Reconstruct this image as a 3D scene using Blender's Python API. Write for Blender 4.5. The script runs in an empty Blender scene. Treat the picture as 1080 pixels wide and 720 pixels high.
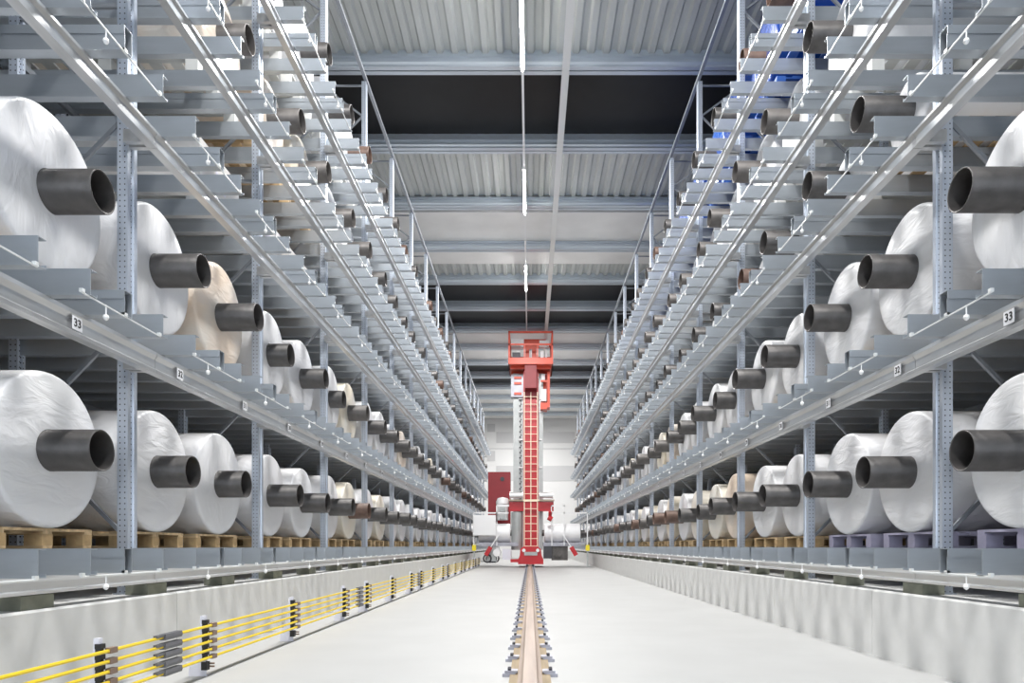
import bpy, bmesh, math, random
from mathutils import Vector
random.seed(7)
R = random.Random(11)
SC = bpy.context.scene
COL = SC.collection
PI = math.pi
F = 720.0            # focal length in pixels of the 1080 px wide frame (24 mm lens)
E = 1.11             # eye height over the trench floor
OFF = 0.045          # aisle centre against the rail

# ------------------------------------------------------------------ materials
def nmat(name):
    m = bpy.data.materials.new(name); m.use_nodes = True
    nt = m.node_tree
    return m, nt, nt.nodes, nt.links, nt.nodes['Principled BSDF']

def pmat(name, col, rough=0.5, metal=0.0, var=0.0, scale=4.0, stretch=(1, 1, 1), bump=0.0, bscale=20.0,
         coat=0.0, emit=None, estr=0.0, col2=None, detail=4.0, spec=None):
    m, nt, N, L, b = nmat(name)
    b.inputs['Roughness'].default_value = rough
    b.inputs['Metallic'].default_value = metal
    if spec is not None: b.inputs['Specular IOR Level'].default_value = spec
    b.inputs['Coat Weight'].default_value = coat
    b.inputs['Coat Roughness'].default_value = 0.12
    b.inputs['Base Color'].default_value = (*col, 1)
    tc = N.new('ShaderNodeTexCoord'); mp = N.new('ShaderNodeMapping')
    mp.inputs['Scale'].default_value = stretch
    L.new(tc.outputs['Object'], mp.inputs['Vector'])
    if var > 0 or col2:
        no = N.new('ShaderNodeTexNoise'); no.inputs['Scale'].default_value = scale
        no.inputs['Detail'].default_value = detail
        L.new(mp.outputs[0], no.inputs['Vector'])
        cr = N.new('ShaderNodeValToRGB')
        c2 = col2 or tuple(max(0, c * (1 - var)) for c in col)
        c1 = col if col2 else tuple(min(1, c * (1 + var * 0.5)) for c in col)
        cr.color_ramp.elements[0].position = 0.32; cr.color_ramp.elements[1].position = 0.68
        cr.color_ramp.elements[0].color = (*c2, 1); cr.color_ramp.elements[1].color = (*c1, 1)
        L.new(no.outputs[0], cr.inputs[0]); L.new(cr.outputs[0], b.inputs['Base Color'])
    if bump > 0:
        n2 = N.new('ShaderNodeTexNoise'); n2.inputs['Scale'].default_value = bscale
        n2.inputs['Detail'].default_value = 3
        L.new(mp.outputs[0], n2.inputs['Vector'])
        bp = N.new('ShaderNodeBump'); bp.inputs['Strength'].default_value = bump
        bp.inputs['Distance'].default_value = 0.02
        L.new(n2.outputs[0], bp.inputs['Height']); L.new(bp.outputs[0], b.inputs['Normal'])
    if emit:
        b.inputs['Emission Color'].default_value = (*emit, 1); b.inputs['Emission Strength'].default_value = estr
    return m

def post_material():
    """galvanised steel with two rows of round slots"""
    m, nt, N, L, b = nmat('perforated_galvanised')
    tc = N.new('ShaderNodeTexCoord'); sx = N.new('ShaderNodeSeparateXYZ'); L.new(tc.outputs['Object'], sx.inputs[0])
    ge = N.new('ShaderNodeNewGeometry'); sn = N.new('ShaderNodeSeparateXYZ'); L.new(ge.outputs['Normal'], sn.inputs[0])
    def math_(op, a, bb=None):
        n = N.new('ShaderNodeMath'); n.operation = op
        for i, v in enumerate((a, bb)):
            if v is None: continue
            if isinstance(v, (int, float)): n.inputs[i].default_value = v
            else: L.new(v, n.inputs[i])
        return n.outputs[0]
    isx = math_('GREATER_THAN', math_('ABSOLUTE', sn.outputs[0]), 0.5)
    mix = N.new('ShaderNodeMix'); mix.data_type = 'FLOAT'
    L.new(isx, mix.inputs[0]); L.new(sx.outputs[0], mix.inputs[2]); L.new(sx.outputs[1], mix.inputs[3])
    v = math_('SUBTRACT', math_('ABSOLUTE', mix.outputs[0]), 0.022)
    u = math_('MULTIPLY', math_('SUBTRACT', math_('FRACT', math_('DIVIDE', sx.outputs[2], 0.05)), 0.5), 0.05)
    d = math_('SQRT', math_('ADD', math_('MULTIPLY', u, u), math_('MULTIPLY', v, v)))
    hole = math_('LESS_THAN', d, 0.0065)
    mc = N.new('ShaderNodeMix'); mc.data_type = 'RGBA'
    L.new(hole, mc.inputs[0]); mc.inputs[6].default_value = (.55, .6, .68, 1); mc.inputs[7].default_value = (.03, .03, .04, 1)
    L.new(mc.outputs[2], b.inputs['Base Color'])
    L.new(math_('SUBTRACT', 0.6, math_('MULTIPLY', hole, 0.6)), b.inputs['Metallic'])
    b.inputs['Roughness'].default_value = 0.42
    return m

def film_material(name, col, col2, rough=0.32):
    m, nt, N, L, b = nmat(name)
    tc = N.new('ShaderNodeTexCoord')
    oi = N.new('ShaderNodeObjectInfo')
    ad = N.new('ShaderNodeVectorMath'); ad.operation = 'ADD'
    sc = N.new('ShaderNodeVectorMath'); sc.operation = 'SCALE'; sc.inputs['Scale'].default_value = 9
    L.new(tc.outputs['Object'], ad.inputs[0])
    L.new(oi.outputs['Random'], ad.inputs[1])
    no = N.new('ShaderNodeTexNoise'); no.inputs['Scale'].default_value = 1.6; no.inputs['Detail'].default_value = 2
    L.new(ad.outputs[0], no.inputs['Vector'])
    cr = N.new('ShaderNodeValToRGB')
    cr.color_ramp.elements[0].position = .35; cr.color_ramp.elements[1].position = .65
    cr.color_ramp.elements[0].color = (*col2, 1); cr.color_ramp.elements[1].color = (*col, 1)
    L.new(no.outputs[0], cr.inputs[0]); L.new(cr.outputs[0], b.inputs['Base Color'])
    # creased stretch wrap
    mp = N.new('ShaderNodeMapping'); mp.inputs['Scale'].default_value = (1.0, 2.2, .8)
    L.new(ad.outputs[0], mp.inputs['Vector'])
    n2 = N.new('ShaderNodeTexNoise'); n2.inputs['Scale'].default_value = 3.0; n2.inputs['Detail'].default_value = 3
    n2.inputs['Distortion'].default_value = 1.2
    L.new(mp.outputs[0], n2.inputs['Vector'])
    bp = N.new('ShaderNodeBump'); bp.inputs['Strength'].default_value = .35; bp.inputs['Distance'].default_value = .06
    L.new(n2.outputs[0], bp.inputs['Height']); L.new(bp.outputs[0], b.inputs['Normal'])
    b.inputs['Roughness'].default_value = rough
    b.inputs['Coat Weight'].default_value = .25; b.inputs['Coat Roughness'].default_value = .15
    return m

M = {}
M['galv'] = pmat('galvanised_steel', (.43, .465, .505), .38, .62, .12, 2.5, (.4, 3, 3))
M['galv_light'] = pmat('galvanised_bright', (.74, .745, .75), .34, .7, .10, 3, (3, .3, 3))
M['beam'] = pmat('galvanised_beam', (.56, .565, .57), .34, .72, .14, 4, (3, .3, 3))
M['post'] = post_material()
M['brace'] = pmat('dark_galvanised', (.30, .32, .35), .5, .6, .1)
M['foot'] = pmat('foot_block_olive', (.24, .25, .20), .7, 0, .3, 6)
M['rod'] = pmat('bright_rod', (.82, .84, .84), .35, .3)
M['white_plastic'] = pmat('white_plastic', (.92, .92, .92), .35)
M['film'] = film_material('white_film', (.86, .86, .87), (.80, .80, .82))
M['film_cream'] = film_material('cream_film', (.86, .77, .62), (.86, .82, .74))
M['film_peach'] = film_material('peach_film', (.85, .70, .56), (.87, .80, .72))
M['film_blue'] = film_material('blue_film', (.02, .10, .42), (.015, .06, .30), .25)
M['core'] = pmat('steel_core', (.09, .084, .082), .42, .35, .35, 5, (1, 1, 1), .1, 30)
M['core_brown'] = pmat('rusty_core', (.14, .085, .065), .5, .2, .4, 5, (1, 1, 1), .1, 30)
M['core_grey'] = pmat('grey_core', (.115, .105, .10), .45, .3, .3, 5)
M['plastic_pallet'] = pmat('pale_pallet', (.66, .66, .64), .6, 0, .1, 4)
M['blue_pallet'] = pmat('blue_pallet', (.03, .10, .36), .5)
M['wood'] = pmat('pallet_wood', (.64, .46, .26), .75, 0, .35, 3, (1, 6, 6), .2, 30)
M['wood_block'] = pmat('pallet_block_wood', (.56, .38, .19), .8, 0, .35, 6, (1, 1, 1), .2, 30)
M['pallet_lilac'] = pmat('lilac_pallet', (.40, .38, .50), .6, 0, .15, 4)
M['carton'] = film_material('wrapped_carton', (.82, .80, .78), (.72, .69, .66))
M['label'] = pmat('paper_label', (.80, .77, .86), .6)
M['black'] = pmat('black_print', (.015, .015, .015), .6)
M['sign'] = pmat('sign_white', (.85, .85, .88), .45)
M['concrete'] = pmat('trench_concrete', (.69, .69, .68), .8, 0, .05, 5.5, (1, 1, 1), .0, 25, detail=8)
M['floor'] = pmat('white_floor', (.415, .415, .41), .55, 0, .05, 1.1, (1, 1, 1), .03, 6, detail=6)
M['slab'] = pmat('slab_concrete', (.62, .62, .61), .8, 0, .1, 1.5)
M['joint'] = pmat('floor_joint', (.36, .36, .36), .8)
M['rail'] = pmat('worn_rail_steel', (.36, .28, .23), .45, .1, .2, 2, (8, .3, 8))
M['rail_base'] = pmat('rail_foot_tan', (.33, .25, .15), .7, 0, .25, 3, (5, .5, 5))
M['clamp'] = pmat('clamp_steel', (.40, .40, .45), .45, .4, .15)
M['bolt'] = pmat('dark_bolt', (.06, .06, .07), .5, .5)
M['yellow'] = pmat('yellow_conductor', (.90, .66, .03), .4)
M['insul'] = pmat('black_insulator', (.02, .02, .02), .5)
M['clip'] = pmat('brown_clip', (.22, .15, .11), .55)
M['cover'] = pmat('grey_joint_cover', (.13, .13, .14), .45)
M['bracket'] = pmat('pale_bracket', (.74, .74, .82), .5)
M['deck'] = pmat('corrugated_roof', (.56, .58, .57), .55, .2, .12, 1.0, (1, .3, 1))
M['roofpanel'] = pmat('roof_panel', (.86, .86, .85), .55, .1, .06, 1.0)
M['dark'] = pmat('night_rooflight', (.012, .012, .013), .45, 0, .3, .8, spec=.25)
M['roofsteel'] = pmat('roof_steel', (.62, .68, .74), .4, .55, .1, 2, (.3, 3, 3))
M['wallw'] = pmat('white_cladding', (.88, .88, .88), .6)
M['wallg'] = pmat('grey_cladding', (.66, .66, .67), .6)
M['walld'] = pmat('dark_cladding', (.10, .105, .11), .7, 0, .1, .6)
M['guide'] = pmat('pale_guide_paint', (.74, .74, .72), .5)
M['lamp'] = pmat('lamp_tube', (1, 1, 1), .4, emit=(1, .99, .96), estr=45)
M['housing'] = pmat('lamp_housing', (.85, .85, .85), .4)
M['red'] = pmat('crane_red', (.50, .018, .026), .4, 0, .12, 2)
M['orange'] = pmat('crane_orange_red', (.78, .09, .04), .42, 0, .1, 2)
M['red_dark'] = pmat('crane_dark_red', (.29, .02, .028), .5, 0, .1, 2)
M['ladder'] = pmat('ladder_cream', (.90, .78, .60), .45)
M['crane_grey'] = pmat('crane_grey', (.46, .48, .48), .45, .3, .15, 2)
M['crane_white'] = pmat('crane_white', (.85, .85, .86), .45)
M['chain'] = pmat('chain_dark', (.07, .07, .08), .5, .4)
M['steelcyl'] = pmat('bright_drum', (.75, .75, .75), .28, .6)
M['hazard'] = pmat('yellow_guard', (.92, .75, .03), .4)

# ------------------------------------------------------------------ mesh tools
class MB:
    def __init__(s): s.v = []; s.f = []; s.mi = []; s.cur = 0
    def face(s, idx): s.f.append(tuple(idx)); s.mi.append(s.cur)
    def box(s, x0, x1, y0, y1, z0, z1):
        if x0 > x1: x0, x1 = x1, x0
        if y0 > y1: y0, y1 = y1, y0
        if z0 > z1: z0, z1 = z1, z0
        n = len(s.v)
        s.v += [(x0, y0, z0), (x1, y0, z0), (x1, y1, z0), (x0, y1, z0), (x0, y0, z1), (x1, y0, z1), (x1, y1, z1), (x0, y1, z1)]
        for q in ((3, 2, 1, 0), (4, 5, 6, 7), (0, 1, 5, 4), (1, 2, 6, 5), (2, 3, 7, 6), (3, 0, 4, 7)):
            s.face([n + i for i in q])
        return s
    def prism(s, pts, a, b, axis):
        """closed polygon pts (u,v) extruded along axis from a to b"""
        def mk(u, v, w):
            return {'x': (w, u, v), 'y': (u, w, v), 'z': (u, v, w)}[axis]
        n = len(s.v); k = len(pts)
        s.v += [mk(u, v, a) for u, v in pts] + [mk(u, v, b) for u, v in pts]
        for i in range(k):
            j = (i + 1) % k
            s.face((n + i, n + j, n + k + j, n + k + i))
        s.face([n + i for i in range(k)][::-1]); s.face([n + k + i for i in range(k)])
        return s
    def bar(s, p, q, r, seg=8, r2=None):
        p = Vector(p); q = Vector(q); d = (q - p)
        if d.length < 1e-6: return s
        d.normalize(); up = Vector((0, 0, 1)) if abs(d.z) < .9 else Vector((1, 0, 0))
        a = d.cross(up).normalized(); b = d.cross(a)
        n = len(s.v); r2 = r if r2 is None else r2
        for c, rr in ((p, r), (q, r2)):
            for i in range(seg):
                t = 2 * PI * (i + .5) / seg
                s.v.append(tuple(c + a * (rr * math.cos(t)) + b * (rr * math.sin(t))))
        for i in range(seg):
            j = (i + 1) % seg
            s.face((n + i, n + j, n + seg + j, n + seg + i))
        s.face([n + i for i in range(seg)][::-1]); s.face([n + seg + i for i in range(seg)])
        return s
    def beam2(s, p, q, w, h):
        """rectangular bar from p to q, w sideways, h along the other normal"""
        p = Vector(p); q = Vector(q); d = (q - p).normalized()
        up = Vector((0, 1, 0)) if abs(d.y) < .9 else Vector((1, 0, 0))
        a = up; b = d.cross(a).normalized()
        n = len(s.v)
        for c in (p, q):
            for i, j in ((-1, -1), (1, -1), (1, 1), (-1, 1)):
                s.v.append(tuple(c + a * (i * w / 2) + b * (j * h / 2)))
        for i in range(4):
            j = (i + 1) % 4
            s.face((n + i, n + j, n + 4 + j, n + 4 + i))
        s.face((n + 3, n + 2, n + 1, n)); s.face((n + 4, n + 5, n + 6, n + 7))
        return s
    def lathe(s, prof, seg, axis='x', c=(0, 0, 0), closed=True):
        """prof: list of (r, t) turned round an axis; closed loops the profile"""
        n = len(s.v); k = len(prof)
        for i in range(seg):
            t = 2 * PI * i / seg; ct, st = math.cos(t), math.sin(t)
            for r, w in prof:
                p = {'x': (w, r * ct, r * st), 'y': (r * ct, w, r * st), 'z': (r * ct, r * st, w)}[axis]
                s.v.append((p[0] + c[0], p[1] + c[1], p[2] + c[2]))
        for i in range(seg):
            i2 = (i + 1) % seg
            for j in range(k if closed else k - 1):
                j2 = (j + 1) % k
                s.face((n + i * k + j, n + i2 * k + j, n + i2 * k + j2, n + i * k + j2))
        return s
    def mesh(s, name, mats, smooth=False, angle=35):
        me = bpy.data.meshes.new(name)
        me.from_pydata(s.v, [], s.f); me.update()
        if not isinstance(mats, (list, tuple)): mats = [mats]
        for m in mats: me.materials.append(m)
        if len(mats) > 1: me.polygons.foreach_set('material_index', s.mi)
        bm = bmesh.new(); bm.from_mesh(me); bmesh.ops.recalc_face_normals(bm, faces=bm.faces); bm.to_mesh(me); bm.free()
        if smooth:
            me.polygons.foreach_set('use_smooth', [True] * len(me.polygons))
            me.set_sharp_from_angle(angle=math.radians(angle))
        return me

def link(name, me, parent=None, loc=(0, 0, 0)):
    o = bpy.data.objects.new(name, me); COL.objects.link(o)
    o.location = loc
    if parent: o.parent = parent
    return o
def build(mb, name, mats, parent=None, loc=(0, 0, 0), smooth=False):
    return link(name, mb.mesh(name, mats, smooth), parent, loc)
def empty(name, loc=(0, 0, 0)):
    o = bpy.data.objects.new(name, None); COL.objects.link(o); o.location = loc
    o.empty_display_size = .2
    return o
def tag(o, label, cat, group=None):
    o['label'] = label; o['category'] = cat
    if group: o['group'] = group
    return o
def struct(o): o['kind'] = 'structure'; return o

def digits(text, size, mat, parent, loc, rot, name='digits'):
    cu = bpy.data.curves.new(name, 'FONT'); cu.body = text; cu.size = size
    cu.align_x = 'CENTER'; cu.align_y = 'CENTER'; cu.extrude = .001; cu.offset = size * .012
    t = bpy.data.objects.new('tmp', cu); COL.objects.link(t)
    dg = bpy.context.evaluated_depsgraph_get()
    me = bpy.data.meshes.new_from_object(t.evaluated_get(dg))
    bpy.data.objects.remove(t); bpy.data.curves.remove(cu)
    me.materials.clear(); me.materials.append(mat)
    o = link(name, me, parent, loc); o.rotation_euler = rot
    return o

ORD = ['first', 'second', 'third', 'fourth', 'fifth', 'sixth', 'seventh', 'eighth', 'ninth', 'tenth', 'eleventh', 'twelfth',
       'thirteenth', 'fourteenth', 'fifteenth', 'sixteenth', 'seventeenth', 'eighteenth', 'nineteenth', 'twentieth',
       'twenty-first', 'twenty-second', 'twenty-third', 'twenty-fourth', 'twenty-fifth', 'twenty-sixth', 'twenty-seventh',
       'twenty-eighth', 'twenty-ninth', 'thirtieth', 'thirty-first', 'thirty-second', 'thirty-third', 'thirty-fourth',
       'thirty-fifth', 'thirty-sixth']

# ------------------------------------------------------------------ layout
BAY = 3.0; Y0 = 6.20                     # first post line in view
K0, K1 = -2, 16                          # post lines
YS, YE = Y0 + K0 * BAY, Y0 + K1 * BAY
CT = [E - .02, E + 1.94, E + 3.95, E + 5.42, E + 7.33]     # channel tops, five levels
XE, XB, XU = 3.12, 3.43, 3.70            # channel ends, beam front, post front
SLAB = E - .44
TOP = E + 10.35
YBACK = 64.7
HALL = 13.0
YFRONT = -6.0

# ------------------------------------------------------------------ setting
mb = MB().box(-3.44 + OFF, 3.44 + OFF, YFRONT, YBACK, -.2, 0)
struct(build(mb, 'floor', M['floor']))
for sgn, nm in ((-1, 'floor'), (1, 'floor')):
    x0, x1 = sorted((sgn * 3.74 + OFF, sgn * HALL + OFF))
    mb = MB().box(x0, x1, YFRONT, YBACK, -.2, SLAB - .02)
    struct(build(mb, nm, M['slab']))
for sgn, nm, first in ((-1, 'wall_left', 6.57), (1, 'wall_right', 6.96)):
    mb = MB(); y = first - 2.78 * 4
    while y < YBACK:
        y1 = min(y + 2.78 - .007, YBACK)
        if y1 > YFRONT:
            ya = max(y, YFRONT)
            xa, xb = sgn * 3.44 + OFF, sgn * 3.735 + OFF
            c = .018
            pts = [(xa, -.05), (xb, -.05), (xb, SLAB), (xa + sgn * c, SLAB), (xa, SLAB - c)]
            mb.prism(pts, ya, y1, 'y')
        y += 2.78
    struct(build(mb, nm, M['concrete']))
# floor joint in front of the conductor rails
struct(build(MB().box(-2.775, -2.735, YFRONT, YBACK, -.05, .003), 'trim_1', M['joint']))
# building walls, then added light blockers at the front
mb = MB(); mb.box(-HALL - .3, -HALL + OFF, YFRONT, YBACK, -.2, E + 12.1)
struct(build(mb, 'wall_west', M['walld']))
mb = MB(); mb.box(HALL + OFF, HALL + .3, YFRONT, YBACK, -.2, E + 12.1)
struct(build(mb, 'wall_east', M['walld']))
mb = MB(); mb.box(-HALL - .3, HALL + .3, YBACK, YBACK + .3, -.2, E + 12.1)
wb = struct(build(mb, 'wall_back', M['wallw']))
for a, b in ((-HALL - .3, -5.2), (5.2, HALL + .3)):  # unseen wall pieces added to keep daylight out of the rack interiors
    struct(build(MB().box(a, b, YFRONT - .3, YFRONT, -.2, E + 12.1), 'wall_light_block', M['walld']))
mb = MB()
for x0, x1, z0, z1 in ((-3.2, 4.25, 10.86, 11.9), (-3.2, 4.25, 7.26, 8.7), (-4.04, -3.3, 11.9, 12.65), (-4.04, -3.3, 9.15, 10.1),
                       (-8, 8, 10.28, 10.36)):
    mb.box(x0, x1, YBACK - .04, YBACK, z0, z1)
g = build(mb, 'grey_panel', M['wallg']); g.parent = wb; g['label'] = 'grey rectangular cladding panels on the white end wall'

# roof: beams every 3.42 m, deck, flat panels, dark rooflights between them
BZ = [16.7 + 3.42 * i for i in range(-10, 15)]
HB = E + 11.72
mbr = []
for i, y in enumerate(BZ):
    if y > YBACK - .4: break
    mb = MB()
    for ya in (y, y + .17):
        # lipped C section: web, two flanges
        mb.box(-HALL, HALL, ya, ya + .012, HB, HB + .31)
        mb.box(-HALL, HALL, ya + .012, ya + .13, HB, HB + .012)
        mb.prism([(ya, HB + .05), (ya, HB + .07), (ya - .045, HB + .10), (ya - .045, HB + .085)], -HALL, HALL, 'x')
        mb.prism([(ya, HB + .20), (ya, HB + .22), (ya - .045, HB + .235), (ya - .045, HB + .22)], -HALL, HALL, 'x')
        mb.box(-HALL, HALL, ya + .012, ya + .12, HB + .298, HB + .31)
    mb.box(-HALL, HALL, y, y + .012, HB + .31, HB + .45)
    struct(build(mb, 'trim_%d' % (i + 2), M['roofsteel']))
def kind(i):
    return {0: 'dark', 4: 'dark', 5: 'dark', 8: 'dark', 9: 'dark', 2: 'flat', 3: 'mix', 6: 'flat', 7: 'flat', 10: 'flat', 11: 'flat', 12: 'flat', 13: 'flat'}.get(i, 'corr')
def corrugated(mb, y0, y1, z):
    p = .37; n = int(2 * HALL / p); pts = []
    x = -HALL
    for k in range(n):
        pts += [(x, z), (x + .13, z), (x + .185, z + .09), (x + .315, z + .09)]
        x += p
    pts += [(HALL, z)]
    up = [(a, b + .012) for a, b in pts][::-1]
    # strip as quads
    n0 = len(mb.v)
    for a, b in pts: mb.v += [(a, y0, b), (a, y1, b), (a, y0, b + .012), (a, y1, b + .012)]
    for k in range(len(pts) - 1):
        o = n0 + 4 * k
        mb.face((o, o + 4, o + 5, o + 1)); mb.face((o + 2, o + 3, o + 7, o + 6))
        mb.face((o, o + 2, o + 6, o + 4)); mb.face((o + 1, o + 5, o + 7, o + 3))
    a = n0; b = n0 + 4 * (len(pts) - 1)
    mb.face((a, a + 1, a + 3, a + 2)); mb.face((b, b + 2, b + 3, b + 1))
corr = MB(); flat = MB(); nwin = 0
ZR = HB + .32
for i, y in enumerate(BZ[:-1]):
    k = kind(i - 10); y1 = min(BZ[i + 1], YBACK)
    if y >= YBACK: break
    if k == 'corr': corrugated(corr, y, y1, ZR)
    elif k == 'flat':
        flat.box(-HALL, HALL, y, y1, ZR, ZR + .05)
        flat.box(-HALL, HALL, y + .35, y + .42, ZR - .06, ZR)
    elif k == 'mix':
        ym = y + 2.2
        flat.box(-HALL, HALL, y, ym, ZR, ZR + .05); corrugated(corr, ym, y1, ZR)
    else:
        nwin += 1
        w = MB().box(-HALL, HALL, y + .02, y1 - .0, ZR + .10, ZR + .14)
        w.box(-HALL, HALL, y + .02, y + .06, ZR, ZR + .10)
        struct(build(w, 'window_%d' % nwin, M['dark']))
nt = 40
for q in (2, 6):
    y = BZ[q + 10] + .5
    struct(build(MB().box(-HALL, HALL, y, y + .02, HB + .02, ZR), 'trim_%d' % nt, M['roofpanel']))
    mb = MB(); x = -HALL + .1
    while x < HALL - .3: mb.box(x, x + .21, y - .012, y, HB + .11, HB + .21); x += .37
    struct(build(mb, 'trim_%d' % (nt + 1), M['dark'])); nt += 2
struct(build(corr, 'ceiling', M['deck'])); struct(build(flat, 'ceiling', M['roofpanel']))
# weather skin over everything
struct(build(MB().box(-HALL - .3, HALL + .3, YFRONT, YBACK + .3, ZR + .18, ZR + .3), 'ceiling', M['walld']))

# ------------------------------------------------------------------ the two racks
def channel_mesh(s, mid):
    mb = MB(); L = 3.35; h = .185; x0, x1 = 0, s * L
    if not mid:
        mb.box(x0, x1, 0, .005, -h, 0)
        mb.box(x0, x1, .005, .075, -.005, 0); mb.box(x0, x1, .005, .075, -h, -h + .005)
        mb.box(x0, x1, .07, .075, -h + .005, -h + .025)
    else:
        mb.box(x0, x1, 0, .005, -h, -.062); mb.box(x0, x1, -.006, -.001, -.066, 0)
        mb.box(x0, x1, .09, .095, -h, 0)
        mb.box(x0, x1, -.006, .095, -.004, .0); mb.box(x0, x1, .005, .09, -h, -h + .005)
    return mb
def cat_mb(dst, src, loc):
    n = len(dst.v)
    dst.v += [(a + loc[0], b + loc[1], c + loc[2]) for a, b, c in src.v]
    for f in src.f: dst.face([i + n for i in f])

def make_rack(s, side):
    fx = lambda X: s * X + OFF
    root = empty('storage_rack', (fx(XU), YS, SLAB))
    tag(root, 'tall galvanised steel roll rack on the %s side, %s' % (
        'left' if s < 0 else 'right', 'above the yellow conductor rails' if s < 0 else 'above the plain concrete curb'), 'storage rack')
    base = root.location.copy()
    def put(name, me, loc): return link(name, me, root, Vector(loc) - base)
    def putm(mb, name, mat, loc=(0, 0, 0), smooth=False): return put(name, mb.mesh(name, mat, smooth), loc)
    H = TOP - SLAB
    # posts: omega section, front one facing the aisle
    def post_mesh(w, d):
        a, b = w / 2, d / 2
        pts = [(-s * a, -b), (s * a, -b), (s * a, b), (-s * a, b), (-s * a, b * .35), (-s * a * .45, b * .22), (-s * a * .45, -b * .22), (-s * a, -b * .35)]
        mb = MB().prism(pts, .012, H, 'z')
        mb.box(-a * 1.5, a * 1.5, -b * 1.3, b * 1.3, 0, .012)
        return mb.mesh('post', M['post'])
    front = post_mesh(.095, .15); rear = post_mesh(.08, .10)
    cols = [XU + .0475, 4.76, 5.45, 6.42]
    for k in range(K0, K1 + 1):
        y = Y0 + k * BAY + .075
        for j, X in enumerate(cols):
            put('post', front if j == 0 else rear, (fx(X), y, SLAB))
    # bracing, one welded lattice per frame line
    mb = MB()
    for a, b in ((XU + .09, 4.72), (5.49, 6.38)):
        z = .55; up = True
        while z < H - .2:
            z2 = min(z + .95, H - .05)
            p, q = ((a, z), (b, z2)) if up else ((b, z), (a, z2))
            mb.beam2((s * p[0], 0, p[1]), (s * q[0], 0, q[1]), .03, .035)
            up = not up; z = z2
        for zz in (.35, H - .06, H * .5):
            mb.beam2((s * a, 0, zz), (s * b, 0, zz), .03, .035)
    for zz in (.4, H * .33, H * .7, H - .1):
        mb.beam2((s * 4.78, 0, zz), (s * 5.43, 0, zz), .04, .05)
    bme = mb.mesh('bracing', M['brace'])
    for k in range(K0, K1 + 1):
        put('bracing', bme, (OFF, Y0 + k * BAY + .075, SLAB))
    # front beams per bay: profile in (x,z), with groove and returned flange
    def beam_mesh(h, w=.085):
        z1 = 0; z0 = -h
        P = [(0, z0), (w, z0), (w, z0 + .01), (.012, z0 + .01), (.012, z0 + h * .14), (.034, z0 + h * .22), (.034, z0 + h * .66), (.012, z0 + h * .86),
             (.012, z1 - .01), (w, z1 - .01), (w, z1), (0, z1), (0, z0 + h * .84), (.022, z0 + h * .64), (.022, z0 + h * .24), (0, z0 + h * .16)]
        mb = MB().prism([(s * a, b) for a, b in P], 0, BAY - .006, 'y')
        # spacer lugs back to the post, both ends
        for ya in (.0, BAY - .09):
            mb.box(s * w, s * (XU - XB), ya + .02, ya + .07, -h * .85, -.02)
        return mb
    for lv in range(1, 5):
        h = .19 if lv == 1 else .155
        me = beam_mesh(h).mesh('front_beam', M['beam'])
        for k in range(K0, K1):
            put('front_beam', me, (fx(XB), Y0 + k * BAY, CT[lv] - .187))
    me = beam_mesh(.125, .12).mesh('base_beam', M['galv_light'])
    for k in range(K0, K1): put('base_beam', me, (fx(XB), Y0 + k * BAY, CT[0] - .187))
    # rear beams, one run per level
    for X in (5.52, 6.48):
        for lv in range(5):
            mb = MB().box(s * X, s * (X + .04), 0, YE - YS + .1, -.07, 0)
            putm(mb, 'rear_beam', M['brace'], (OFF, YS, CT[lv] - .187))
    # top rails
    me = MB().prism([(0, 0), (s * .07, 0), (s * .07, .05), (s * .05, .06), (0, .06)], 0, BAY - .004, 'y').mesh('top_rail', M['brace'])
    for k in range(K0, K1): put('top_rail', me, (fx(XU - .03), Y0 + k * BAY, TOP))
    # feet under the base beam
    me = MB().box(0, s * .2, -.16, .16, 0, .098).box(s * .02, s * .18, -.14, .14, .098, .107).mesh('foot_block', M['foot'])
    for k in range(K0, K1 + 1):
        for dy in (0.075, 1.55):
            if k == K1 and dy > 1: continue
            put('foot_block', me, (fx(3.47), Y0 + k * BAY + dy, SLAB + .0))
    # support channels, tie rods and little round reflectors
    mA, mB_ = channel_mesh(s, False), channel_mesh(s, True)
    meA, meB = mA.mesh('support_channel', M['galv']), mB_.mesh('support_channel', M['galv'])
    fr = (.025, .19, .355, .525, .66, .84)
    spots = []
    for k in range(K0, K1):
        for j, f in enumerate(fr):
            for lv in range(5):
                spots.append((Y0 + (k + f) * BAY, lv, j in (1, 4)))
    def seen(y, z, X=XE):
        if y < 3.9: return False
        py = 575.5 - (z - E) * F / y
        return py > -15 and X * F / y < 575
    vis = sorted([p for p in spots if seen(p[0], CT[p[1]])], key=lambda p: p[0])
    near = vis[:100]; ns = set((p[0], p[1]) for p in near)
    far = MB()
    for y, lv, mid in spots:
        if (y, lv) in ns: put('support_channel', meB if mid else meA, (fx(XE), y, CT[lv]))
        else: cat_mb(far, mB_ if mid else mA, (fx(XE), y, CT[lv]))
    o = putm(far, 'support_channel', M['galv']); o['kind'] = 'stuff'
    ro = MB()
    ro.bar((0, 0, -.006), (0, 1.0, -.006), .007, 6)
    ro.box(-.012, .012, -.01, .02, -.006, .02); ro.box(-.012, .012, .48, .52, -.006, .02); ro.box(-.012, .012, .97, 1.0, -.006, .02)
    rm = ro.mesh('tie_rod', M['rod'])
    rf = MB().bar((0, 0, 0), (0, 0, -.065), .005, 6)
    rf.lathe([(.0001, -.115), (.014, -.106), (.021, -.09), (.017, -.074), (.0001, -.065)], 10, 'z', closed=False)
    rfm = rf.mesh('reflector', M['white_plastic'], True)
    sp = []
    for k in range(K0, K1):
        for f in (.025, .50):
            for lv in range(5): sp.append((Y0 + (k + f) * BAY, lv))
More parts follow.
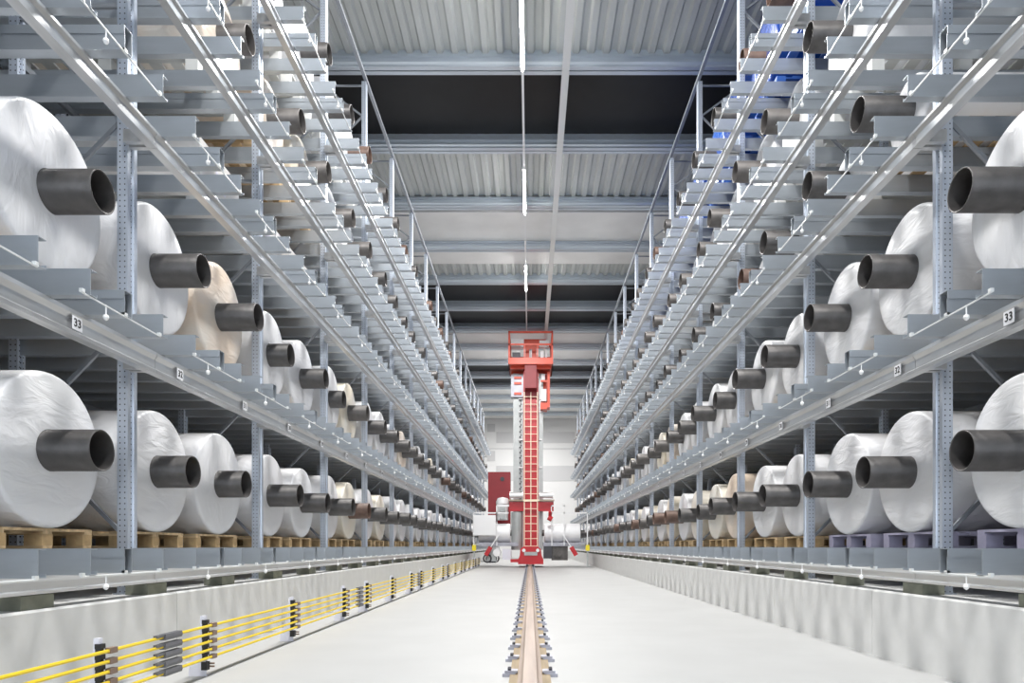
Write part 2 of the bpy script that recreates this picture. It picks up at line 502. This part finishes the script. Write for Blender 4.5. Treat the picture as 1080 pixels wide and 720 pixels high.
    vis = sorted([p for p in sp if seen(p[0] + 1, CT[p[1]])])[:100]; vs = set(vis)
    fr_, ff_ = MB(), MB()
    for y, lv in sp:
        a = (fx(XE + .012), y, CT[lv] - .187); b = (fx(XE + .012), y + .27, CT[lv] - .187)
        if (y, lv) in vs:
            put('tie_rod', rm, a); put('reflector', rfm, b)
        else: cat_mb(fr_, ro, a); cat_mb(ff_, rf, b)
    o = putm(fr_, 'tie_rod', M['rod']); o['kind'] = 'stuff'
    o = putm(ff_, 'reflector', M['white_plastic']); o['kind'] = 'stuff'
    # numbered position signs on the first beam
    n = 34; y = (5.10 if s < 0 else 4.95) - 1.5
    pm = MB().box(0, s * .003, -.055, .055, -.05, .05).mesh('position_sign', M['sign'])
    while n > 0 and y < YE:
        sg = put('position_sign', pm, (fx(XB - .004), y, CT[1] - .187 - .095))
        sg['label'] = 'small white plate with the number %d in black' % n
        digits(str(n), .085, M['black'], sg, (-s * .0015, 0, 0), (PI / 2, 0, PI / 2 if s < 0 else -PI / 2))
        n -= 1; y += 1.5
    return root
make_rack(-1, 'left'); make_rack(1, 'right')

# ------------------------------------------------------------------ rolls, cartons, pallets
XF = 3.86
CR = .165                     # core radius
cache = {}
def film_mesh(s, r, mat):
    key = ('film', s, r, mat)
    if key not in cache:
        L = 2.2
        prof = [(CR + .003, 0.0), (r * .45, -.006), (r * .75, -.004), (r - .035, .0), (r - .012, .006), (r - .003, .018), (r, .035),
                (r, L - .035), (r - .012, L - .006), (r - .04, L), (CR + .003, L)]
        mb = MB().lathe([(a, s * b) for a, b in prof], 72)
        cache[key] = mb.mesh('film', M[mat], True, 50)
    return cache[key]
def core_mesh(s, mat):
    key = ('core', s, mat)
    if key not in cache:
        L = 2.85; t = .012
        prof = [(CR, .004), (CR, L), (CR - t, L), (CR - t, .004), (CR - t * .6, 0), (CR - t * .3, 0)]
        cache[key] = MB().lathe([(a, s * b) for a, b in prof], 40).mesh('core', M[mat], True, 50)
    return cache[key]
PL, PW = 2.16, 1.10
def pallet_parts(s, h, kind_):
    key = ('pal', s, h, kind_)
    if key not in cache:
        w, wb_ = {'wooden': (M['wood'], M['wood_block']), 'lilac grey': (M['pallet_lilac'],) * 2, 'pale grey': (M['plastic_pallet'],) * 2, 'dark blue': (M['blue_pallet'],) * 2}[kind_]
        d = MB(); n = 9
        for i in range(n):
            x = i * (PL - .14) / (n - 1)
            d.box(s * x, s * (x + .14), -PW / 2, PW / 2, h - .022, h)
        for y in (-PW / 2, -.05, PW / 2 - .1):
            d.box(0, s * PL, y, y + .1, h - .044, h - .022)
        blk = MB().box(0, s * .145, -.06, .06, .022, h - .044)
        run = MB().box(0, s * PL, -.055, .055, 0, .022)
        whole = MB(); cat_mb(whole, d, (0, 0, 0))
        BX = (0, PL / 2 - .07, PL - .145); BY = (-PW / 2 + .06, 0, PW / 2 - .06)
        for y in BY:
            cat_mb(whole, run, (0, y, 0))
            for x in BX: cat_mb(whole, blk, (s * x, y, 0))
        cache[key] = (d.mesh('deck_boards', w), blk.mesh('block', wb_), run.mesh('runner', w), whole.mesh('pallet', w), BX, BY)
    return cache[key]
LV = ['lowest level', 'second level', 'third level', 'fourth level', 'top level']
def pallet(s, lv, y, h, detail, kind_, word, load):
    d, b, r, whole, BX, BY = pallet_parts(s, h, kind_)
    loc = (s * (XF + .03) + OFF, y, CT[lv])
    lab = '%s pallet under the %s %s from the front, %s of %s rack' % (
        kind_, word, load, LV[lv], 'left' if s < 0 else 'right')
    if detail:
        o = empty('pallet', loc)
        link('deck_boards', d, o)
        for yy in BY:
            link('runner', r, o, (0, yy, 0))
            for x in BX: link('block', b, o, (s * x, yy, 0))
    else:
        o = link('pallet', whole, None, loc)
    tag(o, lab, 'pallet', 'pallets carrying the loads in the racks')

def visible(s, X, y, z0, z1):
    dx = X * F / y
    return dx < 575 and 575.5 - (z0 - E) * F / y > -5
CENT = [None] * 5
PH = [.16, .24, .15, .28, .30]
RAD = [.62, .63, .37, .56, .62]
RIM = {(-1, 0): [108, 204, 260, 317, 346], (-1, 1): [109, 215, 273, 307, 344, 363, 388], (1, 0): [1014, 910, 852, 804, 775],
       (1, 1): [1012, 912, 853, 806, 775], (1, 2): [None, 904, 851, 805], (-1, 3): [None, None, 264, 319, 347, 373], (1, 3): [None, None, 852, 806, 775, 748]}
TINT = {(-1, 1, 2): 'film_peach', (-1, 1, 6): 'film_cream', (-1, 0, 6): 'film_cream', (-1, 0, 8): 'film_cream', (1, 0, 5): 'film_peach', (1, 0, 6): 'film_cream', (1, 0, 7): 'film_cream',
        (1, 0, 9): 'film_cream', (1, 0, 11): 'film_cream', (1, 1, 9): 'film_peach', (1, 1, 10): 'film_cream', (-1, 1, 10): 'film_peach', (-1, 3, 2): 'film_peach', (-1, 3, 3): 'film_peach', (-1, 3, 4): 'film_cream',
        (-1, 1, 14): 'film_cream', (1, 1, 14): 'film_cream', (1, 0, 13): 'film_cream'}
GAP = {(-1, 0, 17), (-1, 1, 15), (1, 1, 15), (-1, 3, 12), (1, 3, 17), (-1, 4, 11), (1, 2, 13), (1, 2, 18), (-1, 4, 17), (1, 0, 19), (-1, 1, 20), (1, 1, 22)}
NAME = {'film': 'white film roll', 'film_cream': 'cream tinted film roll', 'film_peach': 'peach tinted film roll', 'film_blue': 'dark blue wrapped roll'}
for s in (-1, 1):
    side = 'left' if s < 0 else 'right'
    for lv in range(5):
        cnt = 0; i = -2
        for k in range(-1, K1):
            for slot in (.82, 2.22):
                i += 1
                y = Y0 + k * BAY + slot + R.uniform(-.02, .05)
                rim = (RIM.get((s, lv)) or [])
                rim = rim[i] if 0 <= i < len(rim) else None
                load = 'roll'
                ph = .16 if (s > 0 and lv == 4) else PH[lv]; ctop = CT[lv] + ph
                if (s, lv, i) in GAP or (i > 14 and R.random() < .10): continue
                if i < {(-1, 2): 2, (-1, 3): 2, (1, 3): 2, (1, 2): 1}.get((s, lv), 0) or not visible(s, 3.9, y + .62, ctop, ctop + 1): continue
                if s < 0 and lv == 2:
                    # wrapped carton stacks
                    if R.random() < .12 and i > 5: continue
                    w = ORD[cnt]; cnt += 1
                    hh = R.choice((.62, .66, .5)); x0 = XF + .02
                    mb = MB(); c = .03
                    P = [(-.53, 0), (.53, 0), (.53, hh - c), (.53 - c, hh), (-.53 + c, hh), (-.53, hh - c)]
                    mb.prism(P, 0, s * 2.15, 'x')
                    o = empty('carton_stack', (s * x0 + OFF, y, ctop))
                    link('wrapped_block', mb.mesh('wrapped_block', M['carton']), o)
                    lb = MB(); lb.box(-s * .003, 0, -.12, .14, hh * .42, hh * .42 + .2); link('paper_label', lb.mesh('paper_label', M['label']), o)
                    bc = MB()
                    for q in range(9): bc.box(-s * .005, -s * .003, -.09 + q * .022, -.09 + q * .022 + R.choice((.006, .012)), hh * .42 + .03, hh * .42 + .1)
                    link('barcode', bc.mesh('barcode', M['black']), o)
                    tag(o, 'white wrapped carton stack, %s from the front on third level of left rack' % w, 'carton stack', 'wrapped carton stacks on the left rack')
                    pallet(s, lv, y, PH[lv], False, R.choice(('pale grey', 'pale grey', 'wooden')), w, 'carton stack'); continue
                r = (.69 if s > 0 and lv == 4 else RAD[lv]) * (R.uniform(.94, 1.0) if i > 2 else 1.0)
                r = round(r * 50) / 50
                z = ctop + r
                mat = TINT.get((s, lv, i), 'film')
                if s > 0 and lv == 4: mat = 'film_blue' if i < 13 else 'film'
                Xc = 3.45 + R.uniform(-.06, .06)
                if rim: Xc = s * ((rim - 559) * y / F - OFF)
                cm = 'core' if R.random() < .7 else R.choice(('core_brown', 'core_grey'))
                if lv == 0 and s < 0 and i == 6: cm = 'core_brown'
                if i < 6 and lv < 2: cm = 'core'
                if lv == 3 and s < 0 and i < 6: cm = 'core_grey'
                if lv == 3 and s > 0 and i > 2: cm = 'core_grey'
                w = ORD[cnt]; cnt += 1
                o = empty('film_roll', (s * XF + OFF, y, ctop))
                f = link('film', film_mesh(s, r, mat), o, (0, 0, r)); f.rotation_euler = (R.randrange(4) * PI / 2, 0, 0)
                c = link('core', core_mesh(s, cm), o, (s * (Xc - XF), 0, r))
                c['label'] = {'core': 'dark grey steel core tube', 'core_brown': 'rusty brown core tube', 'core_grey': 'mid grey core tube'}[cm]
                tag(o, '%s, %s from the front on %s of %s rack' % (NAME[mat], w, LV[lv], side), 'film roll', 'film rolls lying in the racks')
                pallet(s, lv, y, ph, lv == 0 and y < 16, 'lilac grey' if s > 0 and lv == 0 and i < 3 else 'dark blue' if mat == 'film_blue' else 'wooden' if lv < 2 or R.random() < .25 else 'pale grey', w, 'roll')

# ------------------------------------------------------------------ crane rail
root = empty('crane_rail', (0, 0, 0)); tag(root, 'worn tan steel crane rail running down the middle of the white floor', 'rail')
Y1R = 58.0
prof = [(-.10, .0), (.10, .0), (.10, .014), (.028, .03), (.022, .075), (.062, .095), (.066, .118), (.05, .13), (-.05, .13), (-.066, .118), (-.062, .095), (-.022, .075), (-.028, .03), (-.10, .014)]
build(MB().prism([(a, b + .022) for a, b in prof], 1.0, Y1R, 'y'), 'rail_head', M['rail'], root)
build(MB().box(-.17, .17, 1.0, Y1R, 0, .022), 'base_plate', M['rail_base'], root)
def clamp():
    mb = MB(); mb.cur = 0
    mb.box(.125, .235, -.065, .065, 0.0, .028)
    mb.prism([(.105, .036), (.125, .028), (.215, .028), (.215, .05), (.14, .052), (.105, .05)], -.05, .05, 'y')
    mb.cur = 1
    for yy in (-.025, .03): mb.bar((.175, yy, .05), (.175, yy, .072), .015, 6)
    return mb
cm = clamp()
def flip(mb):
    o = MB(); o.v = [(-a, b, c) for a, b, c in mb.v]; o.f = list(mb.f); o.mi = list(mb.mi); return o
cl = {1: cm, -1: flip(cm)}
clm = {k: v.mesh('rail_clamp', [M['clamp'], M['bolt']]) for k, v in cl.items()}
far = MB(); y = 5.84 - .76 * 2; n = 0
while y < Y1R - .3:
    for sg in (-1, 1):
        if n < 100: link('rail_clamp', clm[sg], root, (0, y, 0)); n += 1
        else:
            k0 = len(far.f); cat_mb(far, cl[sg], (0, y, 0)); far.mi[k0:] = cl[sg].mi
    y += .76
o = build(far, 'rail_clamp', [M['clamp'], M['bolt']], root); o['kind'] = 'stuff'

# ------------------------------------------------------------------ conductor rails
XCR = -2.75
root = empty('conductor_rails', (XCR, 0, 0)); tag(root, 'five yellow conductor rails on short posts along the left trench wall', 'conductor rail')
ZS = [.434, .366, .300, .232, .167]
for z in ZS:
    mb = MB().prism([(-.007, -.010), (.008, -.010), (.011, 0), (.008, .010), (-.007, .010)], 1.5, 37.5, 'y')
    build(mb, 'yellow_rail', M['yellow'], root, (.035, 0, z))
ins = MB(); cli = MB()
for z in ZS:
    ins.box(-.024, .02, -.022, .022, z + .018, z + .05); ins.box(-.024, .012, -.016, .016, z - .02, z + .018)
    cli.box(.014, .052, .024, .10, z - .018, z + .019)
ins.box(-.028, .022, -.026, .026, .06, .13)
cli.bar((.02, .03, .085), (.06, .03, .085), .008, 6); cli.bar((.02, .03, .11), (.06, .03, .11), .008, 6)
insm, clim = ins.mesh('insulator', M['insul']), cli.mesh('clip', M['clip'])
pst = MB().prism([(-.16, 0), (-.006, 0), (-.006, .13), (-.008, .515), (-.06, .515), (-.065, .3), (-.155, .07)], .024, .032, 'y')
pst.box(-.16, -.005, .032, .10, 0, .008); pst.box(-.03, .0, -.012, .024, .13, .52)
pstm = pst.mesh('post', M['bracket'])
cov = MB().prism([(-.02, -.022), (.024, -.022), (.03, 0), (.024, .024), (-.02, .024)], -.09, .15, 'y')
cov.prism([(-.012, .0), (.02, .006), (.02, .024), (-.012, .024)], -.19, -.09, 'y')
covm = cov.mesh('joint_cover', M['cover'])
per = 5.75; a = 4.37 - per
while a < 37:
    for d in (0, 1.42, 3.55, 5.68 - 0.0):
        y = a + d
        if d > 5.6: continue
        if 1.6 < y < 37.3:
            p = link('post', pstm, root, (0, y, 0)); link('insulator', insm, p); link('clip', clim, p)
    y = a + .76
    if 1.6 < y < 37:
        for z in ZS: link('joint_cover', covm, root, (.035, y, z))
    a += per

# ------------------------------------------------------------------ overhead: guide beam, light track, lamps
root = empty('guide_rail', (.86, 0, E + 11.45)); tag(root, 'pale overhead crane guide rail hung under the roof beams', 'rail')
pro = [(-.09, 0), (.09, 0), (.09, .014), (.008, .018), (.008, .15), (.07, .152), (.07, .166), (-.07, .166), (-.07, .152), (-.008, .15), (-.008, .018), (-.09, .014)]
build(MB().prism(pro, 2, 58, 'y'), 'guide_beam', M['guide'], root)
hm = MB().box(-.05, .05, 0, .1, .166, .222).mesh('hanger', M['guide'])
for y in BZ:
    if 3 < y < 58: link('hanger', hm, root, (0, y + .1, 0))
ZL = E + 11.52; XL = -.18
t = MB().box(-.03, .03, 0, 58, 0, .05)
for y in BZ:
    if 3 < y < 60: t.bar((0, y + .1 - 2, .05), (0, y + .1 - 2, HB - .05 - ZL), .006, 6)
tag(build(t, 'lighting_track', M['housing'], None, (XL, 2, ZL)), 'thin white lighting track running along the roof just left of centre', 'lighting track')
hous = MB().prism([(-.06, 0), (.06, 0), (.045, -.05), (-.045, -.05)], 0, 2.8, 'y').mesh('housing', M['housing'])
tube = MB().bar((0, .05, -.075), (0, 2.75, -.075), .024, 10).mesh('lamp_tube', M['lamp'], True)
LAMPS = [13.7 + 7.1 * i for i in range(-2, 7) if i != 3]
seen_i = 0
for y in LAMPS:
    if y > -1: 
        o = empty('strip_light', (XL, y, ZL)); link('housing', hous, o); link('lamp_tube', tube, o)
        lab = {-.5: 'lit strip light overhead nearest the open camera end of the hall', 6.6: 'lit strip light overhead between the camera end and the first roof beam in view',
               13.7: 'lit strip light nearest the camera in view, reaching the first roof beam', 20.8: 'lit strip light just behind the first dark rooflight',
               27.9: 'lit strip light above the red crane, before the second dark rooflight', 42.1: 'lit strip light just behind the red crane platform',
               49.2: 'lit strip light second from the white end wall', 56.3: 'lit strip light closest to the white end wall'}[round(y, 1)]
        tag(o, lab, 'light', 'strip lights along the roof')
    li = bpy.data.lights.new('strip_lamp', 'AREA'); li.shape = 'RECTANGLE'; li.size = .5; li.size_y = 2.8
    li.energy = 760; li.color = (1, .99, .97)
    lo = bpy.data.objects.new('strip_lamp', li); COL.objects.link(lo); lo.location = (XL, y + 1.4, ZL - .12)
# ------------------------------------------------------------------ stacker crane
YC = 35.5; PX = F / YC
cx = lambda p: (p - 559) / PX
cz = lambda p: E + (575.5 - p) / PX
root = empty('stacker_crane', (0, YC, 0)); tag(root, 'tall red stacker crane with cream ladder standing on the floor rail', 'crane')
def part(mb, name, mat, parent=root, smooth=False): return build(mb, name, M[mat] if isinstance(mat, str) else mat, parent, (0, 0, 0), smooth)
# bogie
mb = MB().prism([(-.62, .165), (.69, .165), (.69, .40), (.60, .62), (.56, .95), (.40, 1.08), (-.34, 1.08), (-.50, .95), (-.53, .62), (-.62, .40)], -.2, 2.6, 'y')
mb.box(-.62, -.42, -.26, -.2, .165, .40); mb.box(.49, .69, -.26, -.2, .165, .40)
bogie = part(mb, 'bogie', 'red')
mb = MB()
for x in (-.32, .40):
    mb.bar((x, -.28, .88), (x, -.2, .88), .09, 14)
part(mb, 'headlamp', 'crane_white')
build(MB().box(-.30, .38, -.24, -.2, .62, .80), 'name_plate', M['crane_grey'], root)
wh = MB().bar((-.09, .15, .32), (.13, .15, .32), .164, 24).mesh('wheel', M['chain'], True)
for yy in (0.15, 2.0): link('wheel', wh, root, (0, yy, 0))
# mast and ladder
mast = part(MB().box(-.30, .39, .8, 1.7, .9, 10.56).box(-.36, -.30, .85, 1.65, .9, 10.5).box(.39, .45, .85, 1.65, .9, 10.5), 'mast', 'red')
mb = MB()
zt = 9.25
for x in (-.30, .045, .39): mb.box(x - .022, x + .022, .60, .66, .95, zt)
z = 1.1
while z < zt - .05:
    mb.bar((-.30, .63, z), (.39, .63, z), .02, 8); z += .395
for z in (1.6, 4.0, 6.4, 8.8):
    for x in (-.30, .39): mb.box(x - .02, x + .02, .66, .8, z, z + .05)
part(mb, 'ladder', 'ladder')
# lift columns left and right
mb = MB().box(-.90, -.60, 1.3, 1.7, .9, 10.4).box(-.60, -.44, 1.45, 1.6, .9, 10.4).box(-.44, -.38, 1.35, 1.55, .9, 10.4)
part(mb, 'lift_column', 'crane_grey')
mb = MB().box(.48, .70, 1.3, 1.7, .9, 10.4); part(mb, 'lift_column', 'crane_grey')
mb = MB(); z = 1.4
while z < 8.8:
    mb.bar((-.54, 1.40, z), (-.54, 1.46, z), .045, 8); mb.bar((-.47, 1.40, z + .1), (-.47, 1.46, z + .1), .03, 8); z += .28
mb.box(-.515, -.495, 1.42, 1.44, 1.3, 9.0)
part(mb, 'chain', 'chain')
mb = MB()
for z in (3.9, 5.3, 6.8, 8.3, 9.0):
    mb.box(-.62, -.32, 1.24, 1.3, z, z + .07); mb.box(.44, .66, 1.24, 1.3, z, z + .07)
part(mb, 'clamp_strap', 'crane_white')
# top machinery boxes under the platform
mb = MB().box(-1.02, -.36, 1.1, 1.7, 9.1, 10.3); part(mb, 'winch_box', 'clamp')
for z in (9.2, 9.75, 10.05): part(MB().box(-.85, -.45, 1.04, 1.1, z, z + .13), 'red_crossbar', 'orange')
mb = MB().box(.92, 1.06, .9, 1.7, 8.5, 10.4).box(.56, .92, .9, 1.7, 8.4, 8.75).box(.56, .92, 1.6, 1.7, 8.75, 10.4).box(.56, .92, .9, .96, 9.85, 9.95)
part(mb, 'cable_guard', 'orange')
mb = MB().box(.58, .88, 1.0, 1.5, 8.85, 9.5).box(.6, .8, 1.0, 1.4, 9.98, 10.3); part(mb, 'motor', 'crane_white')
# platform with railing
x0, x1, zf, zt = -1.13, 1.20, 10.56, 12.28
plat = part(MB().box(x0, x1, 0, 2.6, zf, zf + .08).box(x0, x1, -.04, 0, zf, zf + .33).box(x0, x0 + .06, 0, 2.6, zf, zf + .3).box(x1 - .06, x1, 0, 2.6, zf, zf + .3)
            .box(x0 + .1, x1 - .1, .5, .6, zf - .12, zf).box(x0 + .1, x1 - .1, 1.6, 1.7, zf - .12, zf), 'platform', 'orange')
part(MB().box(-.27, .34, .08, .78, 9.35, zf).prism([(-.27, 9.0), (.34, 9.0), (.34, 9.35), (-.27, 9.35)], .68, .78, 'y'), 'mast_neck', 'red_dark')
mb = MB()
for x in (x0, x1 - .09):
    for y in (-.03, 2.5): mb.box(x, x + .09, y, y + .09, zf + .3, zt)
for z in (zt - .1, zf + .98):
    mb.box(x0, x1, -.03, .05, z, z + .09); mb.box(x0, x1, 2.5, 2.58, z, z + .09)
    for x in (x0, x1 - .08): mb.box(x, x + .08, .05, 2.5, z, z + .08)
mb.box(-.32, -.26, -.02, .04, zf + .3, zf + 1.0); mb.box(.36, .42, -.02, .04, zf + .3, zf + 1.0)
part(mb, 'railing', 'orange')
mb = MB().box(-.24, .34, .9, 1.5, zf + .08, zt - .35).box(-.32, .85, 1.0, 1.4, zt - .5, zt - .12); mh = part(mb, 'mast_head', 'orange')
mb = MB().bar((.0, .7, zf + .35), (.0, .7, zf + .95), .045, 10).box(.05, .10, .6, .66, zf + .3, zf + .95); part(mb, 'hand_post', 'crane_white')
mb = MB().box(-1.0, -.5, .6, 1.3, zt - .6, zt - .2).box(-.48, -.34, .4, .8, zt - .72, zt - .3); part(mb, 'control_cabinet', 'crane_white')
mb = MB().box(-.93, -.52, .5, 1.0, zf + .2, zf + .75); part(mb, 'hoist_motor', 'chain')
mb = MB().box(.55, .72, .4, .9, zf + .1, zf + .8).bar((.85, .5, zf + .1), (.85, .5, zf + 1.3), .05, 8).box(.5, 1.0, .6, 1.0, zt - .62, zt - .3); part(mb, 'switch_gear', 'crane_white')
# cross beam and drums
mb = MB().box(-1.10, 1.25, .72, 1.1, cz(538), cz(528)).box(-1.15, 1.28, .68, 1.2, cz(527.3), cz(525.6)); part(mb, 'cross_beam', 'red')
build(MB().box(-1.13, 1.26, .665, .68, cz(527.3), cz(525.6)), 'edge_strip', M['ladder'], root)
for xa, xb in ((-1.02, -.42), (.55, 1.15)):
    mb = MB().bar((xa, .4, cz(521.5)), (xb, .4, cz(521.5)), .15, 20).bar((xa - .05, .4, cz(521.5)), (xa, .4, cz(521.5)), .18, 20).bar((xb, .4, cz(521.5)), (xb + .05, .4, cz(521.5)), .18, 20)
    part(mb, 'rope_drum', 'steelcyl', smooth=True)
# lower grey column, carriage deck
mb = MB().lathe([(.0001, .9), (.28, .9), (.30, .96), (.30, 2.9), (.0001, 2.96)], 24, 'z', (-.70, .9, 0), closed=False); part(mb, 'counterweight', 'crane_grey', smooth=True)
mb = MB().box(-2.75, -.62, .5, 2.6, 1.10, 1.30).box(.69, 3.02, .5, 2.6, 1.10, 1.30)
for x in (-2.6, -2.1, -1.6, -1.1, 1.0, 1.5, 2.0, 2.5, 2.9): mb.box(x, x + .06, .44, .5, 1.12, 1.28)
deck = part(mb, 'carriage_deck', 'clamp')
mb = MB()
for x in (-2.96, -1.75):
    mb.box(x - .025, x + .025, .42, .48, 1.12, cz(540) + .04)
mb.box(-2.98, -1.12, .42, .47, cz(541), cz(539.6)); mb.box(-1.78, -1.72, .42, .47, cz(550), cz(532)); mb.box(-1.75, -1.1, .42, .47, cz(533.5), cz(531.5))
part(mb, 'guard_railing', 'crane_white')
mb = MB()
for x in (1.15, 1.80, 3.02):
    mb.box(x - .025, x + .025, .42, .48, 1.12, cz(540) + .04)
mb.box(1.12, 3.05, .42, .47, cz(541), cz(539.6)); mb.box(1.1, 1.84, .42, .47, cz(533.5), cz(532))
mb.box(1.785, 1.835, .42, .47, cz(541), cz(532)); mb.box(1.10, 1.15, .42, .47, cz(541), cz(532))
part(mb, 'guard_railing', 'crane_white')
mb = MB().box(-2.96, -1.84, .3, .36, cz(564), cz(543.5)).box(-3.0, -1.8, .36, .4, cz(564.8), cz(542.7)); part(mb, 'white_panel', 'crane_white')
mb = MB().lathe([(.0001, 3.75), (.28, 3.68), (.36, 3.5), (.36, 3.36), (.30, 3.3), (.30, 2.5), (.0001, 2.5)], 20, 'z', (-1.48, 1.4, 0), closed=False); part(mb, 'hoist_unit', 'crane_white', smooth=True)
mb = MB().box(-1.62, -1.3, .98, 1.06, 2.55, 2.8).box(-1.62, -1.3, .98, 1.06, 2.95, 3.2); part(mb, 'vent_panel', 'pallet_lilac') if False else part(mb, 'vent_panel', 'crane_grey')
mb = MB().box(-2.35, -1.1, 2.7, 3.6, 1.3, 5.25); cab = part(mb, 'electrical_cabinet', 'red_dark')
cab['label'] = 'dark red electrical cabinet'
mb = MB().bar((-1.55, 2.66, 4.85), (-1.55, 2.7, 4.85), .12, 14); part(mb, 'cabinet_vent', 'chain', cab)
# buffers, hoses, small gear near the floor
for s, px in ((-1, 514), (1, 606)):
    x = cx(px)
    mb = MB().beam2((x - s * .16, .3, 1.05), (x + s * .10, .3, .62), .2, .22); part(mb, 'buffer_paddle', 'red')
    mb = MB().beam2((x - s * .16, .3, 1.05), (x - s * .62, .3, 1.75), .05, .05); part(mb, 'buffer_arm', 'crane_white')
for px, s in ((499.5, -1), (620.3, 1)):
    x = cx(px)
    mb = MB().box(x - .04, x + .04, .3, .38, 0.1 * 0, .86); part(mb, 'sensor_post', 'crane_grey')
    mb = MB().prism([(x - .10, .86), (x + .10, .86), (x + .11, 1.0), (x + .08, 1.16), (x - .08, 1.16), (x - .11, 1.0)], .26, .44, 'y'); part(mb, 'yellow_guard', 'hazard')
    mb = MB().box(min(x, s * 2.7), max(x, s * 2.7), .44, .5, 1.14, 1.22); part(mb, 'sensor_arm', 'crane_grey')
mb = MB()
for j in range(4): mb.lathe([(.20, -.03), (.24, 0), (.20, .03), (.16, 0)], 16, 'y', (-2.25 + j * .13, .5 + .1 * j, .45))
part(mb, 'current_collector', 'chain', smooth=True)
mb = MB().box(-2.3, -1.8, .55, .75, .3, 1.1).box(-2.6, -1.75, .7, .8, .25, .32); part(mb, 'collector_bracket', 'crane_grey')
mb = MB().box(-1.45, -1.0, .5, 1.3, .38, .95); part(mb, 'gear_motor', 'bracket')
mb = MB().bar((-1.75, .45, .75), (-1.75, 1.1, .75), .2, 18).box(-1.85, -1.65, .6, 1.0, .9, 1.12); part(mb, 'fan_motor', 'crane_white', smooth=True)
mb = MB().box(-1.02, -.60, .2, .8, .25, .42); part(mb, 'side_arm', 'red')
mb = MB().box(.72, 1.15, .3, 1.2, .45, 1.1); part(mb, 'drive_motor', 'chain')
mb = MB().bar((1.2, .7, .7), (2.3, .7, .7), .3, 20); part(mb, 'drive_gearbox', 'rail_base', smooth=True) if False else part(MB().box(1.15, 2.0, .6, 1.2, .35, 1.1).bar((1.45, .5, .72), (1.45, .6, .72), .22, 16), 'drive_gearbox', 'core_grey')
mb = MB().bar((.95, .4, 2.62), (1.15, .4, 2.5), .14, 12).bar((1.05, .3, 2.9), (1.05, .5, 2.55), .09, 10); part(mb, 'red_valve', 'red')
# rolls carried by the crane
for s, xa, xb, lab in ((1, .75, 2.68, 'bare white film roll lying on the right half of the crane deck'), (-1, -1.05, -2.75, 'bare white film roll lying on the left half of the crane deck')):
    r = .5; zc = 1.30 + r
    o = empty('film_roll', ((xa + xb) / 2, YC + 1.1, 1.30))
    L = abs(xb - xa)
    prof = [(CR + .003, 0), (r - .03, 0), (r, .03), (r, L - .03), (r - .03, L), (CR + .003, L)]
    build(MB().lathe([(a, b - L / 2) for a, b in prof], 56), 'film', M['film'], o, (0, 0, r), True)
    c = build(MB().lathe([(CR, -L / 2 - .12), (CR, L / 2 + .25), (CR - .012, L / 2 + .25), (CR - .012, -L / 2 - .12)], 30), 'core', M['core'], o, (0, 0, r), True)
    if s < 0: c.scale.x = -1
    tag(o, lab, 'film roll')

# ------------------------------------------------------------------ camera, world, colour
cd = bpy.data.cameras.new('camera'); cd.lens = 24; cd.sensor_width = 36; cd.sensor_fit = 'HORIZONTAL'
cd.shift_x = -19 / 1080; cd.shift_y = 215.5 / 1080; cd.clip_end = 300; cd.clip_start = .05
co = bpy.data.objects.new('camera', cd); COL.objects.link(co); co.location = (0, 0, E); co.rotation_euler = (PI / 2, 0, 0)
SC.camera = co
w = bpy.data.worlds.new('world'); SC.world = w; w.use_nodes = True
bg = w.node_tree.nodes['Background']; bg.inputs[0].default_value = (.83, .905, 1, 1); bg.inputs[1].default_value = 2.7
SC.view_settings.view_transform = 'Standard'; SC.view_settings.look = 'None'
SC.view_settings.gamma = 1; SC.view_settings.use_curve_mapping = False
SC.view_settings.exposure = 0.42
